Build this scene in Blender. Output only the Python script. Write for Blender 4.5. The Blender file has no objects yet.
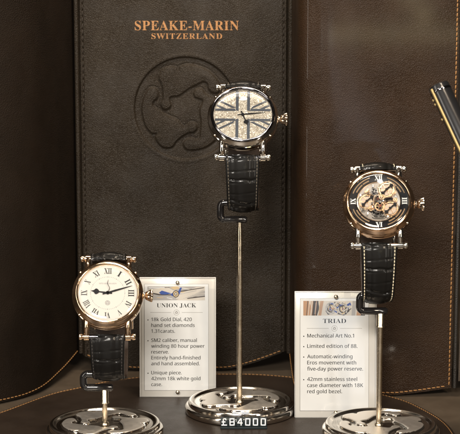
import bpy, bmesh, math, random
import numpy as np
from mathutils import Vector, Matrix

random.seed(7)
rng = np.random.default_rng(7)
sc = bpy.context.scene
COL = sc.collection
MM = 0.001
R = math.radians

# ------------------------------------------------------------------ camera
CAMY, CAMZ, PITCH, FPX = -874.0, 247.0, 8.2, 1413.0
cd = bpy.data.cameras.new('camera')
cam = bpy.data.objects.new('camera', cd)
COL.objects.link(cam)
cam.location = (0, CAMY * MM, CAMZ * MM)
cam.rotation_euler = (R(90 - PITCH), 0, 0)
cd.sensor_width = 36.0
cd.lens = 36.0 * FPX / 460.0
cd.clip_start = 0.01
cd.clip_end = 50
cd.dof.use_dof = True
cd.dof.focus_distance = 0.868
cd.dof.aperture_fstop = 22
sc.camera = cam

# ------------------------------------------------------------------ world
w = bpy.data.worlds.new('World')
sc.world = w
w.use_nodes = True
bg = w.node_tree.nodes['Background']
bg.inputs[0].default_value = (1.0, 0.80, 0.62, 1)
bg.inputs[1].default_value = 0.028

# ------------------------------------------------------------------ lamps
def aim(o, target):
    d = Vector(target) - o.location
    o.rotation_euler = d.to_track_quat('-Z', 'Y').to_euler()

def area(name, loc, target, sx, sy, power, color, shape='RECTANGLE', roll=0):
    l = bpy.data.lights.new(name, 'AREA')
    l.shape = shape
    l.size = sx * MM
    l.size_y = sy * MM
    l.energy = power
    l.color = color
    o = bpy.data.objects.new(name, l)
    COL.objects.link(o)
    o.location = [c * MM for c in loc]
    aim(o, [c * MM for c in target])
    if roll:
        o.rotation_euler = (o.rotation_euler.to_matrix() @ Matrix.Rotation(roll, 3, 'Z')).to_euler()
    return o

def spot(name, loc, target, power, color, ang=60, blend=0.6, rad=6):
    l = bpy.data.lights.new(name, 'SPOT')
    l.energy = power
    l.color = color
    l.spot_size = R(ang)
    l.spot_blend = blend
    l.shadow_soft_size = rad * MM
    o = bpy.data.objects.new(name, l)
    COL.objects.link(o)
    o.location = [c * MM for c in loc]
    aim(o, [c * MM for c in target])
    return o

WARM = (1.0, 0.935, 0.85)
area('ceiling_panel_lamp', (-160, -1050, 560), (0, -20, 130), 300, 160, 15.0, WARM)
area('ceiling_panel_lamp', (420, -800, 520), (60, -20, 130), 120, 120, 3.4, (1.0, 0.82, 0.62))
area('case_strip_lamp', (-20, -60, 560), (-20, 90, 250), 260, 16, 2.3, (1.0, 0.84, 0.66))
spot('case_spot_lamp', (60, -330, 620), (10, -10, 230), 1.6, WARM, 40, 0.9, 6)
spot('case_spot_lamp', (170, -340, 560), (90, -60, 140), 1.6, (1.0, 0.8, 0.6), 36, 0.9, 6)
spot('case_spot_lamp', (-200, -330, 520), (-75, -60, 90), 1.0, (1.0, 0.84, 0.66), 34, 0.9, 6)
area('added_side_fill', (-330, -330, 260), (0, -40, 180), 30, 420, 0.65, (1.0, 0.93, 0.84))  # this strip and the next are added side fill for metal edge highlights
area('added_side_fill', (360, -480, 260), (0, -40, 180), 30, 420, 0.65, (1.0, 0.93, 0.84))
area('case_window_lamp', (8, -155, 605), (8, -25, 285), 15, 15, 0.012, (0.8, 0.9, 1.0), 'DISK')
# the shop's tube and round lamps behind the photographer, seen as faint reflections in the leather
area('shop_tube_lamp', (370, -2300, 200), (100, 0, 200), 370, 28, 0.34, (1.0, 0.88, 0.52))
area('shop_round_lamp', (405, -2300, 290), (100, 0, 250), 36, 36, 0.06, (1.0, 0.9, 0.5), 'DISK')
area('shop_round_lamp', (436, -2300, 246), (110, 0, 240), 36, 36, 0.055, (1.0, 0.9, 0.5), 'DISK')
area('figure_reflection_light', (262, -2300, 62), (75, 0, 195), 56, 380, 0.20, (0.72, 0.82, 1.0), roll=R(24))  # added bluish light standing in for a person's reflection

sc.view_settings.view_transform = 'Standard'
sc.view_settings.look = 'None'
sc.view_settings.gamma = 1
sc.view_settings.exposure = 0
sc.cycles.max_bounces = 10
sc.cycles.transparent_max_bounces = 16
sc.cycles.sample_clamp_indirect = 6
sc.cycles.caustics_reflective = False
sc.cycles.caustics_refractive = False

# ------------------------------------------------------------------ placing helpers (mm)
def ray(px, py):
    x = (px - 230) / FPX
    yv = -(py - 217) / FPX
    c, s = math.cos(R(PITCH)), math.sin(R(PITCH))
    return Vector((x, c + yv * s, -s + yv * c))

def at(px, py, Y):
    d = ray(px, py)
    t = (Y - CAMY) / d.y
    return Vector((d.x * t, Y, CAMZ + d.z * t))

def floor(px, py, z=0.0):
    d = ray(px, py)
    t = (z - CAMZ) / d.z
    return Vector((d.x * t, CAMY + d.y * t, z))

# ------------------------------------------------------------------ materials
def mat(name, color, rough=0.5, metal=0.0, coat=0.0, coat_rough=0.1, spec=0.5, trans=0.0, ior=1.45,
        emit=None, estr=0.0, aniso=0.0):
    m = bpy.data.materials.new(name)
    m.use_nodes = True
    b = m.node_tree.nodes['Principled BSDF']
    b.inputs['Base Color'].default_value = (*color, 1)
    b.inputs['Roughness'].default_value = rough
    b.inputs['Metallic'].default_value = metal
    b.inputs['Coat Weight'].default_value = coat
    b.inputs['Coat Roughness'].default_value = coat_rough
    b.inputs['Specular IOR Level'].default_value = spec
    b.inputs['Transmission Weight'].default_value = trans
    b.inputs['IOR'].default_value = ior
    b.inputs['Anisotropic'].default_value = aniso
    if emit:
        b.inputs['Emission Color'].default_value = (*emit, 1)
        b.inputs['Emission Strength'].default_value = estr
    return m

def node(m, t, **kw):
    n = m.node_tree.nodes.new(t)
    for k, v in kw.items():
        setattr(n, k, v)
    return n

def L(m, a, ao, b, bi):
    m.node_tree.links.new(a.outputs[ao], b.inputs[bi])

def tex_coord(m, scale=(1, 1, 1)):
    tc = node(m, 'ShaderNodeTexCoord')
    mp = node(m, 'ShaderNodeMapping')
    mp.inputs['Scale'].default_value = scale
    L(m, tc, 'Object', mp, 'Vector')
    return mp

def vary(m, c1, c2, scale=60, detail=6, lo=.35, hi=.65, vec=None):
    """noise mixed base colour"""
    vec = vec or tex_coord(m)
    n = node(m, 'ShaderNodeTexNoise')
    n.inputs['Scale'].default_value = scale
    n.inputs['Detail'].default_value = detail
    r = node(m, 'ShaderNodeValToRGB')
    r.color_ramp.elements[0].position = lo
    r.color_ramp.elements[1].position = hi
    r.color_ramp.elements[0].color = (*c1, 1)
    r.color_ramp.elements[1].color = (*c2, 1)
    L(m, vec, 0, n, 'Vector')
    L(m, n, 'Fac', r, 'Fac')
    L(m, r, 'Color', m.node_tree.nodes['Principled BSDF'], 'Base Color')
    return vec

def leather(name, c1, c2, grain=900, rough=0.5, strength=0.5, coat=0.0, coat_rough=.2, dist=0.0003, stretch=(1, 1, 1), spec=.5):
    m = mat(name, c1, rough, coat=coat, coat_rough=coat_rough, spec=spec)
    b = m.node_tree.nodes['Principled BSDF']
    vec = vary(m, c1, c2, 45, 8)
    v2 = tex_coord(m, stretch)
    wn = node(m, 'ShaderNodeTexNoise')
    wn.inputs['Scale'].default_value = grain * .4
    wn.inputs['Detail'].default_value = 3
    L(m, v2, 0, wn, 'Vector')
    mixv = node(m, 'ShaderNodeVectorMath', operation='MULTIPLY_ADD')
    mixv.inputs[1].default_value = (.0016, .0016, .0016)
    L(m, wn, 'Color', mixv, 0)
    L(m, v2, 0, mixv, 2)
    vo = node(m, 'ShaderNodeTexVoronoi', feature='DISTANCE_TO_EDGE')
    vo.inputs['Scale'].default_value = grain
    L(m, mixv, 0, vo, 'Vector')
    mr = node(m, 'ShaderNodeMapRange')
    mr.inputs['From Max'].default_value = .35
    L(m, vo, 'Distance', mr, 'Value')
    n2 = node(m, 'ShaderNodeTexNoise')
    n2.inputs['Scale'].default_value = grain * 1.7
    n2.inputs['Detail'].default_value = 5
    L(m, v2, 0, n2, 'Vector')
    n3 = node(m, 'ShaderNodeTexNoise')
    n3.inputs['Scale'].default_value = grain * .12
    n3.inputs['Detail'].default_value = 3
    L(m, v2, 0, n3, 'Vector')
    ad = node(m, 'ShaderNodeMath', operation='ADD')
    L(m, mr, 0, ad, 0)
    L(m, n2, 'Fac', ad, 1)
    ad2 = node(m, 'ShaderNodeMath', operation='MULTIPLY_ADD')
    ad2.inputs[1].default_value = 1.6
    L(m, n3, 'Fac', ad2, 0)
    L(m, ad, 0, ad2, 2)
    bp = node(m, 'ShaderNodeBump')
    bp.inputs['Strength'].default_value = strength
    bp.inputs['Distance'].default_value = dist
    L(m, ad2, 0, bp, 'Height')
    nl = node(m, 'ShaderNodeTexNoise')
    nl.inputs['Scale'].default_value = 28
    nl.inputs['Detail'].default_value = 3
    L(m, vec, 0, nl, 'Vector')
    sm = node(m, 'ShaderNodeMapRange')
    sm.inputs['From Min'].default_value = .35
    sm.inputs['From Max'].default_value = .65
    sm.inputs['To Min'].default_value = strength * .5
    sm.inputs['To Max'].default_value = strength * 1.25
    L(m, nl, 'Fac', sm, 'Value')
    L(m, sm, 0, bp, 'Strength')
    L(m, bp, 'Normal', b, 'Normal')
    rr = node(m, 'ShaderNodeMapRange')
    rr.inputs['To Min'].default_value = rough - .1
    rr.inputs['To Max'].default_value = rough + .12
    L(m, n3, 'Fac', rr, 'Value')
    L(m, rr, 0, b, 'Roughness')
    return m

def scuffed(m, scale=700, amount=.06, base=.12):
    """small roughness variation and a hint of waviness so polished metal is not perfect"""
    b = m.node_tree.nodes['Principled BSDF']
    vec = tex_coord(m)
    n = node(m, 'ShaderNodeTexNoise')
    n.inputs['Scale'].default_value = scale
    n.inputs['Detail'].default_value = 6
    L(m, vec, 0, n, 'Vector')
    r = node(m, 'ShaderNodeMapRange')
    r.inputs['From Min'].default_value = .3
    r.inputs['From Max'].default_value = .7
    r.inputs['To Min'].default_value = max(.02, base - amount)
    r.inputs['To Max'].default_value = base + amount
    L(m, n, 'Fac', r, 'Value')
    L(m, r, 0, b, 'Roughness')
    return m

M = {}
M['grey_leather'] = leather('grey_leather', (.0150, .0106, .0066), (.0200, .0145, .0092), 900, .5, .75, coat=0, spec=.22)
M['brown_leather'] = leather('brown_leather', (.0165, .0079, .0031), (.0220, .0108, .0044), 920, .55, .6, coat=.18, coat_rough=.08, spec=.2, stretch=(1, 1, .85))
M['dark_leather'] = leather('dark_leather', (.0082, .0052, .0031), (.0106, .0067, .0041), 850, .6, .5, spec=.15)
M['mat_leather'] = leather('mat_leather', (.017, .0115, .0082), (.023, .016, .0115), 900, .45, .3, coat=.1, coat_rough=.25, spec=.25)
M['table'] = leather('table_satin', (.056, .042, .029), (.072, .055, .039), 1500, .45, .15, spec=.3)
M['edge_leather'] = leather('edge_leather', (.012, .010, .008), (.017, .014, .011), 800, .5, .4)
M['piping'] = leather('piping', (.07, .055, .042), (.09, .07, .055), 900, .4, .3)
M['gold_foil'] = scuffed(mat('gold_foil', (.23, .108, .038), .45, .55), 900, .1, .45)
vary(M['gold_foil'], (.10, .05, .02), (.235, .112, .040), 1400, 4, .34, .46)
M['orange_thread'] = mat('orange_thread', (.24, .12, .04), .7)
M['dark_thread'] = mat('dark_thread', (.020, .014, .009), .7)
M['cream_thread'] = mat('cream_thread', (.72, .62, .44), .7)
M['tan_thread'] = mat('tan_thread', (.09, .075, .055), .7)
M['black_thread'] = mat('black_thread', (.035, .03, .027), .7)
M['steel'] = scuffed(mat('steel', (.74, .70, .64), .1, 1), 500, .05, .11)
M['nickel'] = scuffed(mat('nickel', (.80, .75, .68), .1, 1), 160, .05, .13)
M['white_gold'] = scuffed(mat('white_gold', (.80, .75, .67), .1, 1), 500, .04, .09)
M['rose_gold'] = scuffed(mat('rose_gold', (.90, .66, .45), .1, 1), 500, .05, .12)
M['red_gold'] = scuffed(mat('red_gold', (.93, .64, .42), .1, 1), 500, .05, .12)
M['dark_steel'] = scuffed(mat('dark_steel', (.20, .20, .22), .1, 1), 500, .04, .09)
M['satin_nickel'] = scuffed(mat('satin_nickel', (.86, .81, .74), .3, .9), 400, .05, .38)
M['tube_black'] = mat('tube_black', (.010, .010, .011), .28, coat=.5, coat_rough=.12)
M['pale_gold'] = scuffed(mat('pale_gold', (.86, .70, .54), .1, 1), 500, .05, .12)
M['small_dial'] = scuffed(mat('small_dial', (.46, .38, .31), .4, .6), 2500, .1, .4)
M['arc_gold'] = mat('arc_gold', (.26, .18, .11), .4, .85)
M['highlight_brass'] = mat('highlight_brass', (.30, .22, .10), .5, .9)  # colour of the tube's modelled highlight and glints
M['rod_metal'] = scuffed(mat('rod_metal', (.62, .53, .40), .22, 1), 300, .06, .25)
M['black_gloss'] = mat('black_gloss', (.010, .009, .009), .12, coat=.6, coat_rough=.05)
M['black_enamel'] = mat('black_enamel', (.006, .006, .008), .45, spec=.3)
M['ink'] = mat('ink', (.012, .012, .014), .55)
M['grey_ink'] = mat('grey_ink', (.32, .31, .31), .6)
M['paper'] = mat('paper', (.80, .76, .73), .6)
vary(M['paper'], (.79, .81, .85), (.82, .84, .88), 120, 3)
M['blue_steel'] = mat('blue_steel', (.02, .07, .35), .25, .8)
M['blue_ink'] = mat('blue_ink', (.03, .08, .36), .5)
M['pic_grey'] = mat('pic_grey', (.42, .41, .42), .6)
M['pic_light'] = mat('pic_light', (.66, .62, .58), .6)
M['pic_brown'] = mat('pic_brown', (.50, .30, .19), .6)
M['pic_dark'] = mat('pic_dark', (.07, .06, .06), .6)
M['pic_tan'] = mat('pic_tan', (.62, .48, .30), .6)
M['enamel'] = mat('cream_enamel', (.68, .655, .605), .25, coat=.3)
M['rhodium'] = scuffed(mat('rhodium', (.36, .34, .32), .35, .9, aniso=.6), 900, .08, .36)
M['white_paint'] = mat('white_paint', (.8, .8, .78), .5)
M['tag_black'] = mat('tag_black', (.008, .014, .016), .5, spec=.3)
M['lead_grey'] = mat('satin_steel_inlay', (.11, .12, .14), .3, .7)
M['gear_gold'] = scuffed(mat('gear_gold', (.90, .58, .34), .2, 1), 900, .06, .2)
M['frost'] = mat('frosted_acrylic', (.88, .87, .86), .2, trans=.2, ior=1.49, coat=.4)

# strap leather: glossy black
ms = mat('strap_leather', (.0055, .005, .0045), .48, coat=.2, coat_rough=.14, spec=.12)
vec = tex_coord(ms)
n_ = node(ms, 'ShaderNodeTexNoise'); n_.inputs['Scale'].default_value = 1400; n_.inputs['Detail'].default_value = 5
L(ms, vec, 0, n_, 'Vector')
b_ = node(ms, 'ShaderNodeBump'); b_.inputs['Strength'].default_value = .25; b_.inputs['Distance'].default_value = .0002
L(ms, n_, 'Fac', b_, 'Height'); L(ms, b_, 'Normal', ms.node_tree.nodes['Principled BSDF'], 'Normal')
M['strap'] = ms
M['strap_lining'] = leather('strap_lining', (.03, .018, .012), (.04, .024, .015), 1200, .6, .3)

# pave diamonds: every cell tilts its own way and sparkles
mp = mat('pave_diamonds', (.85, .68, .46), .3, .25)
vec = tex_coord(mp)
vo = node(mp, 'ShaderNodeTexVoronoi'); vo.inputs['Scale'].default_value = 2100
L(mp, vec, 0, vo, 'Vector')
sub = node(mp, 'ShaderNodeVectorMath', operation='SUBTRACT'); sub.inputs[1].default_value = (.5, .5, .5)
L(mp, vo, 'Color', sub, 0)
scl = node(mp, 'ShaderNodeVectorMath', operation='SCALE'); scl.inputs['Scale'].default_value = .7
L(mp, sub, 0, scl, 0)
geo = node(mp, 'ShaderNodeNewGeometry')
add = node(mp, 'ShaderNodeVectorMath', operation='ADD')
L(mp, scl, 0, add, 0); L(mp, geo, 'Normal', add, 1)
nrm = node(mp, 'ShaderNodeVectorMath', operation='NORMALIZE'); L(mp, add, 0, nrm, 0)
L(mp, nrm, 0, mp.node_tree.nodes['Principled BSDF'], 'Normal')
cr = node(mp, 'ShaderNodeValToRGB')
cr.color_ramp.elements[0].color = (.34, .29, .22, 1); cr.color_ramp.elements[1].color = (.66, .62, .54, 1)
sepc = node(mp, 'ShaderNodeSeparateColor'); L(mp, vo, 'Color', sepc, 0); L(mp, sepc, 0, cr, 'Fac')
L(mp, cr, 'Color', mp.node_tree.nodes['Principled BSDF'], 'Base Color')
M['pave'] = mp

# thin clear sheet (sapphire crystal, acrylic cover): transparent with a fresnel reflection
def clear(name, tint=(1, 1, 1), ior=1.6, rough=.02):
    m = bpy.data.materials.new(name)
    m.use_nodes = True
    nt = m.node_tree
    for n in list(nt.nodes):
        nt.nodes.remove(n)
    o = node(m, 'ShaderNodeOutputMaterial')
    mx = node(m, 'ShaderNodeMixShader')
    tr = node(m, 'ShaderNodeBsdfTransparent'); tr.inputs[0].default_value = (*tint, 1)
    gl = node(m, 'ShaderNodeBsdfGlossy'); gl.inputs['Roughness'].default_value = rough
    fr = node(m, 'ShaderNodeFresnel'); fr.inputs['IOR'].default_value = ior
    L(m, fr, 0, mx, 0); L(m, tr, 0, mx, 1); L(m, gl, 0, mx, 2); L(m, mx, 0, o, 0)
    return m
M['crystal'] = clear('sapphire_crystal', (.985, .985, .98), 1.45)
M['acrylic'] = clear('clear_acrylic', (.96, .955, .94), 1.35, .06)

# ------------------------------------------------------------------ object helpers
def link(name, me, parent=None):
    o = bpy.data.objects.new(name, me)
    COL.objects.link(o)
    if parent is not None:
        o.parent = parent
    return o

def obj(name, bm, m, parent=None, smooth=None, loc=None):
    """bm in mm, in the parent's local frame"""
    bmesh.ops.scale(bm, vec=(MM, MM, MM), verts=bm.verts)
    bmesh.ops.recalc_face_normals(bm, faces=bm.faces)
    me = bpy.data.meshes.new(name)
    bm.to_mesh(me)
    bm.free()
    mats = m if isinstance(m, (list, tuple)) else [m]
    for k in mats:
        me.materials.append(k)
    if smooth is not None:
        me.shade_smooth()
        me.set_sharp_from_angle(angle=R(smooth))
    return link(name, me, parent)

def root(name, loc, label, cat, group=None):
    o = bpy.data.objects.new(name, None)
    COL.objects.link(o)
    o.empty_display_size = .01
    o.location = [c * MM for c in loc]
    o['label'] = label
    o['category'] = cat
    if group:
        o['group'] = group
    return o

def xform(bm, verts, mtx):
    if mtx is not None:
        bmesh.ops.transform(bm, matrix=mtx, verts=verts)

def lathe(bm, prof, n=96, mtx=None, mi=0, flute=None):
    rings, new = [], []
    for r, z in prof:
        if r < 1e-6:
            v = bm.verts.new((0, 0, z)); rings.append([v]); new.append(v)
        else:
            ring = []
            for i in range(n):
                a = 2 * math.pi * i / n
                rr = r
                if flute and flute[0] <= z <= flute[1]:
                    rr = r * (1 + flute[3] * math.cos(a * flute[2]))
                v = bm.verts.new((rr * math.cos(a), rr * math.sin(a), z))
                ring.append(v)
            rings.append(ring); new += ring
    for a, b in zip(rings, rings[1:]):
        if len(a) == 1 and len(b) == 1:
            continue
        for i in range(n):
            j = (i + 1) % n
            if len(a) == 1:
                f = bm.faces.new((a[0], b[i], b[j]))
            elif len(b) == 1:
                f = bm.faces.new((a[i], b[0], a[j]))
            else:
                f = bm.faces.new((a[i], b[i], b[j], a[j]))
            f.material_index = mi
    xform(bm, new, mtx)
    return new

def box(bm, c, s, bevel=0, mtx=None, mi=0, seg=2):
    r = bmesh.ops.create_cube(bm, size=1)
    vs = r['verts']
    bmesh.ops.scale(bm, vec=s, verts=vs)
    bmesh.ops.translate(bm, vec=c, verts=vs)
    fs = set(f for v in vs for f in v.link_faces)
    for f in fs:
        f.material_index = mi
    if bevel:
        es = list({e for v in vs for e in v.link_edges})
        rr = bmesh.ops.bevel(bm, geom=es, offset=bevel, segments=seg, profile=.5, affect='EDGES')
        vs = list({v for f in rr['faces'] for v in f.verts} | {v for v in vs if v.is_valid})
    xform(bm, vs, mtx)
    return vs

def frames(pts, closed=False):
    pts = [Vector(p) for p in pts]
    n = len(pts)
    tans = []
    for i in range(n):
        if closed:
            t = pts[(i + 1) % n] - pts[i - 1]
        else:
            t = pts[min(i + 1, n - 1)] - pts[max(i - 1, 0)]
        tans.append(t.normalized())
    up = Vector((0, 0, 1))
    if abs(tans[0].dot(up)) > .9:
        up = Vector((0, 1, 0))
    nn = (up - tans[0] * up.dot(tans[0])).normalized()
    out = []
    for t in tans:
        nn = (nn - t * nn.dot(t)).normalized()
        out.append((nn, t.cross(nn)))
    return pts, tans, out

def tube(bm, pts, r, n=14, closed=False, mi=0, squash=1.0):
    pts, tans, fr = frames(pts, closed)
    rad = r if isinstance(r, (list, tuple)) else [r] * len(pts)
    rings = []
    for p, (a, b), q in zip(pts, fr, rad):
        rings.append([bm.verts.new(p + a * (q * math.cos(2 * math.pi * i / n)) + b * (q * squash * math.sin(2 * math.pi * i / n))) for i in range(n)])
    m = len(rings)
    for k in range(m if closed else m - 1):
        A, B = rings[k], rings[(k + 1) % m]
        for i in range(n):
            f = bm.faces.new((A[i], A[(i + 1) % n], B[(i + 1) % n], B[i]))
            f.material_index = mi
    if not closed:
        bm.faces.new(rings[0][::-1]).material_index = mi
        bm.faces.new(rings[-1]).material_index = mi
    return [v for q in rings for v in q]

def smooth_path(pts, sub=8, closed=False):
    pts = [Vector(p) for p in pts]
    n = len(pts)
    out = []
    rngk = range(n) if closed else range(n - 1)
    for i in rngk:
        if closed:
            p0, p1, p2, p3 = pts[i - 1], pts[i], pts[(i + 1) % n], pts[(i + 2) % n]
        else:
            p0, p1, p2, p3 = pts[max(i - 1, 0)], pts[i], pts[i + 1], pts[min(i + 2, n - 1)]
        for k in range(sub):
            t = k / sub
            out.append(.5 * ((2 * p1) + (p2 - p0) * t + (2 * p0 - 5 * p1 + 4 * p2 - p3) * t * t + (3 * p1 - p0 - 3 * p2 + p3) * t ** 3))
    if not closed:
        out.append(pts[-1])
    return out

def resample(pts, step):
    pts = [Vector(p) for p in pts]
    out = [pts[0].copy()]
    acc = 0.0
    for a, b in zip(pts, pts[1:]):
        l = (b - a).length
        if l < 1e-9:
            continue
        d = step - acc
        while d <= l:
            out.append(a + (b - a) * (d / l))
            d += step
        acc = l - (d - step)
    return out

def plate(bm, pts, z0, z1, mtx=None, mi=0, bevel=0):
    """2-D outline (x, y) extruded from z0 to z1, top edge optionally bevelled"""
    vs = [bm.verts.new((p[0], p[1], z1)) for p in pts]
    f = bm.faces.new(vs)
    if f.normal.z < 0 or (f.normal_update() or f.normal.z < 0):
        f.normal_flip()
    lo = [bm.verts.new((p[0], p[1], z0)) for p in pts]
    n = len(pts)
    faces = [f]
    for i in range(n):
        j = (i + 1) % n
        faces.append(bm.faces.new((vs[i], vs[j], lo[j], lo[i])))
    faces.append(bm.faces.new(lo[::-1]))
    new = vs + lo
    for q in faces:
        q.material_index = mi
    if bevel:
        es = [bm.edges.get((vs[i], vs[(i + 1) % n])) for i in range(n)]
        rr = bmesh.ops.bevel(bm, geom=es, offset=bevel, segments=3, profile=.5, affect='EDGES', clamp_overlap=True)
        new = list({v for v in new if v.is_valid} | {v for q in rr['faces'] for v in q.verts})
    xform(bm, new, mtx)
    return new

def stitches(bm, pts, pitch, length, r, normals=None, lift=.15):
    """a row of short rounded thread stitches along a path"""
    ps = resample(pts, pitch)
    for i in range(len(ps) - 1):
        a, b = ps[i], ps[i + 1]
        d = (b - a).normalized()
        mid = (a + b) / 2
        n = normals if normals is not None else Vector((0, -1, 0))
        q = [mid + d * (length * t) + n * (lift * (1 - (2 * t) ** 2) - .05) for t in (-.5, -.35, 0, .35, .5)]
        # slight slant like saddle stitching
        side = d.cross(n) * (r * .35)
        q = [p + side * (k - 2) / 2 for k, p in enumerate(q)]
        tube(bm, q, [r * .5, r * .9, r, r * .9, r * .5], 6)

def serif(s, digits=False):
    return ''.join(chr(0x1D400 + ord(c) - 65) if 'A' <= c <= 'Z' else c for c in s)

def sans(s):
    o = ''
    for c in s:
        if 'A' <= c <= 'Z': o += chr(0x1D5A0 + ord(c) - 65)
        elif 'a' <= c <= 'z': o += chr(0x1D5BA + ord(c) - 97)
        elif '0' <= c <= '9': o += chr(0x1D7E2 + ord(c) - 48)
        else: o += c
    return o

def text_mesh(s, width=None, height=None, depth=.05, spacing=1.0, offset=0.0, align='CENTER', res=6):
    """lettering as a mesh (mm), lying in xy, centred at x=0 (or left edge at 0), baseline y=0"""
    c = bpy.data.curves.new('lettering', 'FONT')
    c.body = s
    c.size = 1
    c.space_character = spacing
    c.offset = offset
    c.resolution_u = res
    o = bpy.data.objects.new('lettering', c)
    COL.objects.link(o)
    dg = bpy.context.evaluated_depsgraph_get()
    me = bpy.data.meshes.new_from_object(o.evaluated_get(dg))
    bpy.data.objects.remove(o)
    bpy.data.curves.remove(c)
    bm = bmesh.new()
    bm.from_mesh(me)
    bpy.data.meshes.remove(me)
    bmesh.ops.remove_doubles(bm, verts=bm.verts, dist=1e-5)
    xs = [v.co.x for v in bm.verts]; ys = [v.co.y for v in bm.verts]
    x0, x1, y0, y1 = min(xs), max(xs), min(ys), max(ys)
    sy = (height / .70) if height else None       # cap height of the font is about 0.7
    sx = (width / (x1 - x0)) if width else sy
    sy = sy or sx
    for v in bm.verts:
        x = v.co.x - (x0 if align == 'LEFT' else (x0 + x1) / 2)
        v.co = (x * sx, v.co.y * sy, 0)
    ext = bmesh.ops.extrude_face_region(bm, geom=bm.faces[:])
    for v in [g for g in ext['geom'] if isinstance(g, bmesh.types.BMVert)]:
        v.co.z += depth
    return bm

def merge(dst, src, mtx=None, mi=0):
    xform(src, src.verts, mtx)
    vm = {}
    for v in src.verts:
        vm[v] = dst.verts.new(v.co)
    for f in src.faces:
        try:
            q = dst.faces.new([vm[v] for v in f.verts])
            q.material_index = mi
        except ValueError:
            pass
    src.free()

# ------------------------------------------------------------------ the setting: table top
bm = bmesh.new()
g = 40
bmesh.ops.create_grid(bm, x_segments=g, y_segments=g, size=700)
tb = obj('table_surface', bm, M['table'])
tb['kind'] = 'structure'

# ------------------------------------------------------------------ emblem outline (radius 1)
LOBE = [(150,95),(163,75),(190,66),(213,68),(221,79),(230,65),(262,58),(300,66),(335,82),(362,108),(378,135),(378,152),
        (365,165),(345,162),(332,148),(329,131),(316,123),(298,130),(275,141),(256,152),(238,166),(222,175),(205,177),
        (191,182),(192,196),(195,210),(186,223),(170,226),(158,216),(156,200),(162,185),(163,160),(158,130),(149,112)]
lobe1 = [((x - 248) / 193.0, -(y - 221) / 193.0) for x, y in LOBE]
lobe1 = [(p.x, p.y) for p in smooth_path([(x, y, 0) for x, y in lobe1], 5, True)]
def rot2(pts, a):
    c, s = math.cos(a), math.sin(a)
    return [(x * c - y * s, x * s + y * c) for x, y in pts]
LOBES = [rot2(lobe1, k * 2 * math.pi / 3) for k in range(3)]

def sdf(P, poly):
    """signed distance (negative inside) from points P (N,2) to a closed polygon"""
    A = np.array(poly); B = np.roll(A, -1, axis=0)
    d = np.full(len(P), 1e9); ins = np.zeros(len(P), bool)
    for a, b in zip(A, B):
        e = b - a; wv = P - a
        t = np.clip((wv @ e) / (e @ e), 0, 1)
        d = np.minimum(d, np.hypot(*(wv - t[:, None] * e).T))
        c = ((a[1] > P[:, 1]) != (b[1] > P[:, 1]))
        with np.errstate(divide='ignore', invalid='ignore'):
            xi = (b[0] - a[0]) * (P[:, 1] - a[1]) / (b[1] - a[1] + 1e-12) + a[0]
        ins ^= c & (P[:, 0] < xi)
    return np.where(ins, -d, d)

def sstep(a, b, x):
    t = np.clip((x - a) / (b - a), 0, 1)
    return t * t * (3 - 2 * t)

# ------------------------------------------------------------------ leather walls
PY = 85.0
def grid_mesh(name, X, Z, Yf, m, parent, back=6.0):
    """front surface given on a grid (arrays), closed with a flat back and sides. arrays are (nz, nx)"""
    nz, nx = X.shape
    bm = bmesh.new()
    F = [[bm.verts.new((X[i, j], Yf[i, j], Z[i, j])) for j in range(nx)] for i in range(nz)]
    for i in range(nz - 1):
        for j in range(nx - 1):
            bm.faces.new((F[i][j], F[i][j + 1], F[i + 1][j + 1], F[i + 1][j]))
    idx = [(0, j) for j in range(nx)] + [(i, nx - 1) for i in range(1, nz)] + [(nz - 1, j) for j in range(nx - 2, -1, -1)] + [(i, 0) for i in range(nz - 2, 0, -1)]
    fr = [F[i][j] for i, j in idx]
    bk = [bm.verts.new((v.co.x, v.co.y + back, v.co.z)) for v in fr]
    n = len(fr)
    for k in range(n):
        l = (k + 1) % n
        bm.faces.new((fr[k], bk[k], bk[l], fr[l]))
    # back sheet as strips between left and right columns
    bl = {idx[k]: bk[k] for k in range(n)}
    for j in range(nx - 1):
        bm.faces.new((bl[(0, j)], bl[(nz - 1, j)], bl[(nz - 1, j + 1)], bl[(0, j + 1)])) if nz > 1 else None
    return obj(name, bm, m, parent, smooth=60)

# --- centre panel
p0 = at(80.5, 217, PY); p1 = at(287.5, 217, PY)
CX0, CX1 = p0.x, p1.x
ctr = root('leather_screen', ((CX0 + CX1) / 2, PY, 0), 'upright grey-brown leather panel with embossed round emblem and gold lettering', 'leather panel')
ox, oy = (CX0 + CX1) / 2, PY
EMB = at(185.5, 108.5, PY); ER = 35.2
xs = np.unique(np.concatenate([np.linspace(CX0, CX1, 90), np.arange(EMB.x - 38, EMB.x + 38, .34),
                               np.arange(CX0, CX0 + 6, .35), np.arange(CX1 - 6, CX1, .35)]))
zs = np.unique(np.concatenate([np.linspace(0, 360, 120), np.arange(EMB.z - 38, EMB.z + 38, .34)]))
Xg, Zg = np.meshgrid(xs, zs)
H = np.zeros_like(Xg)
Pn = np.stack([(Xg - EMB.x).ravel() / ER, (Zg - EMB.z).ravel() / ER], 1)
near = np.hypot(Pn[:, 0], Pn[:, 1]) < 1.12
Pq = Pn[near]
rr = np.hypot(Pq[:, 0], Pq[:, 1])
h = -1.3 * (1 - sstep(.962, 1.0, rr)) + .25 * np.exp(-((rr - 1.03) / .03) ** 2)
for lb in LOBES:
    s = sdf(Pq, lb)
    h += .55 * sstep(0, .15, -s)
    h += .95 * (1 - sstep(-.028, .008, s)) - .35 * np.exp(-((s - .025) / .016) ** 2)
hh = np.zeros(len(Pn)); hh[near] = h
H += hh.reshape(H.shape)
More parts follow.
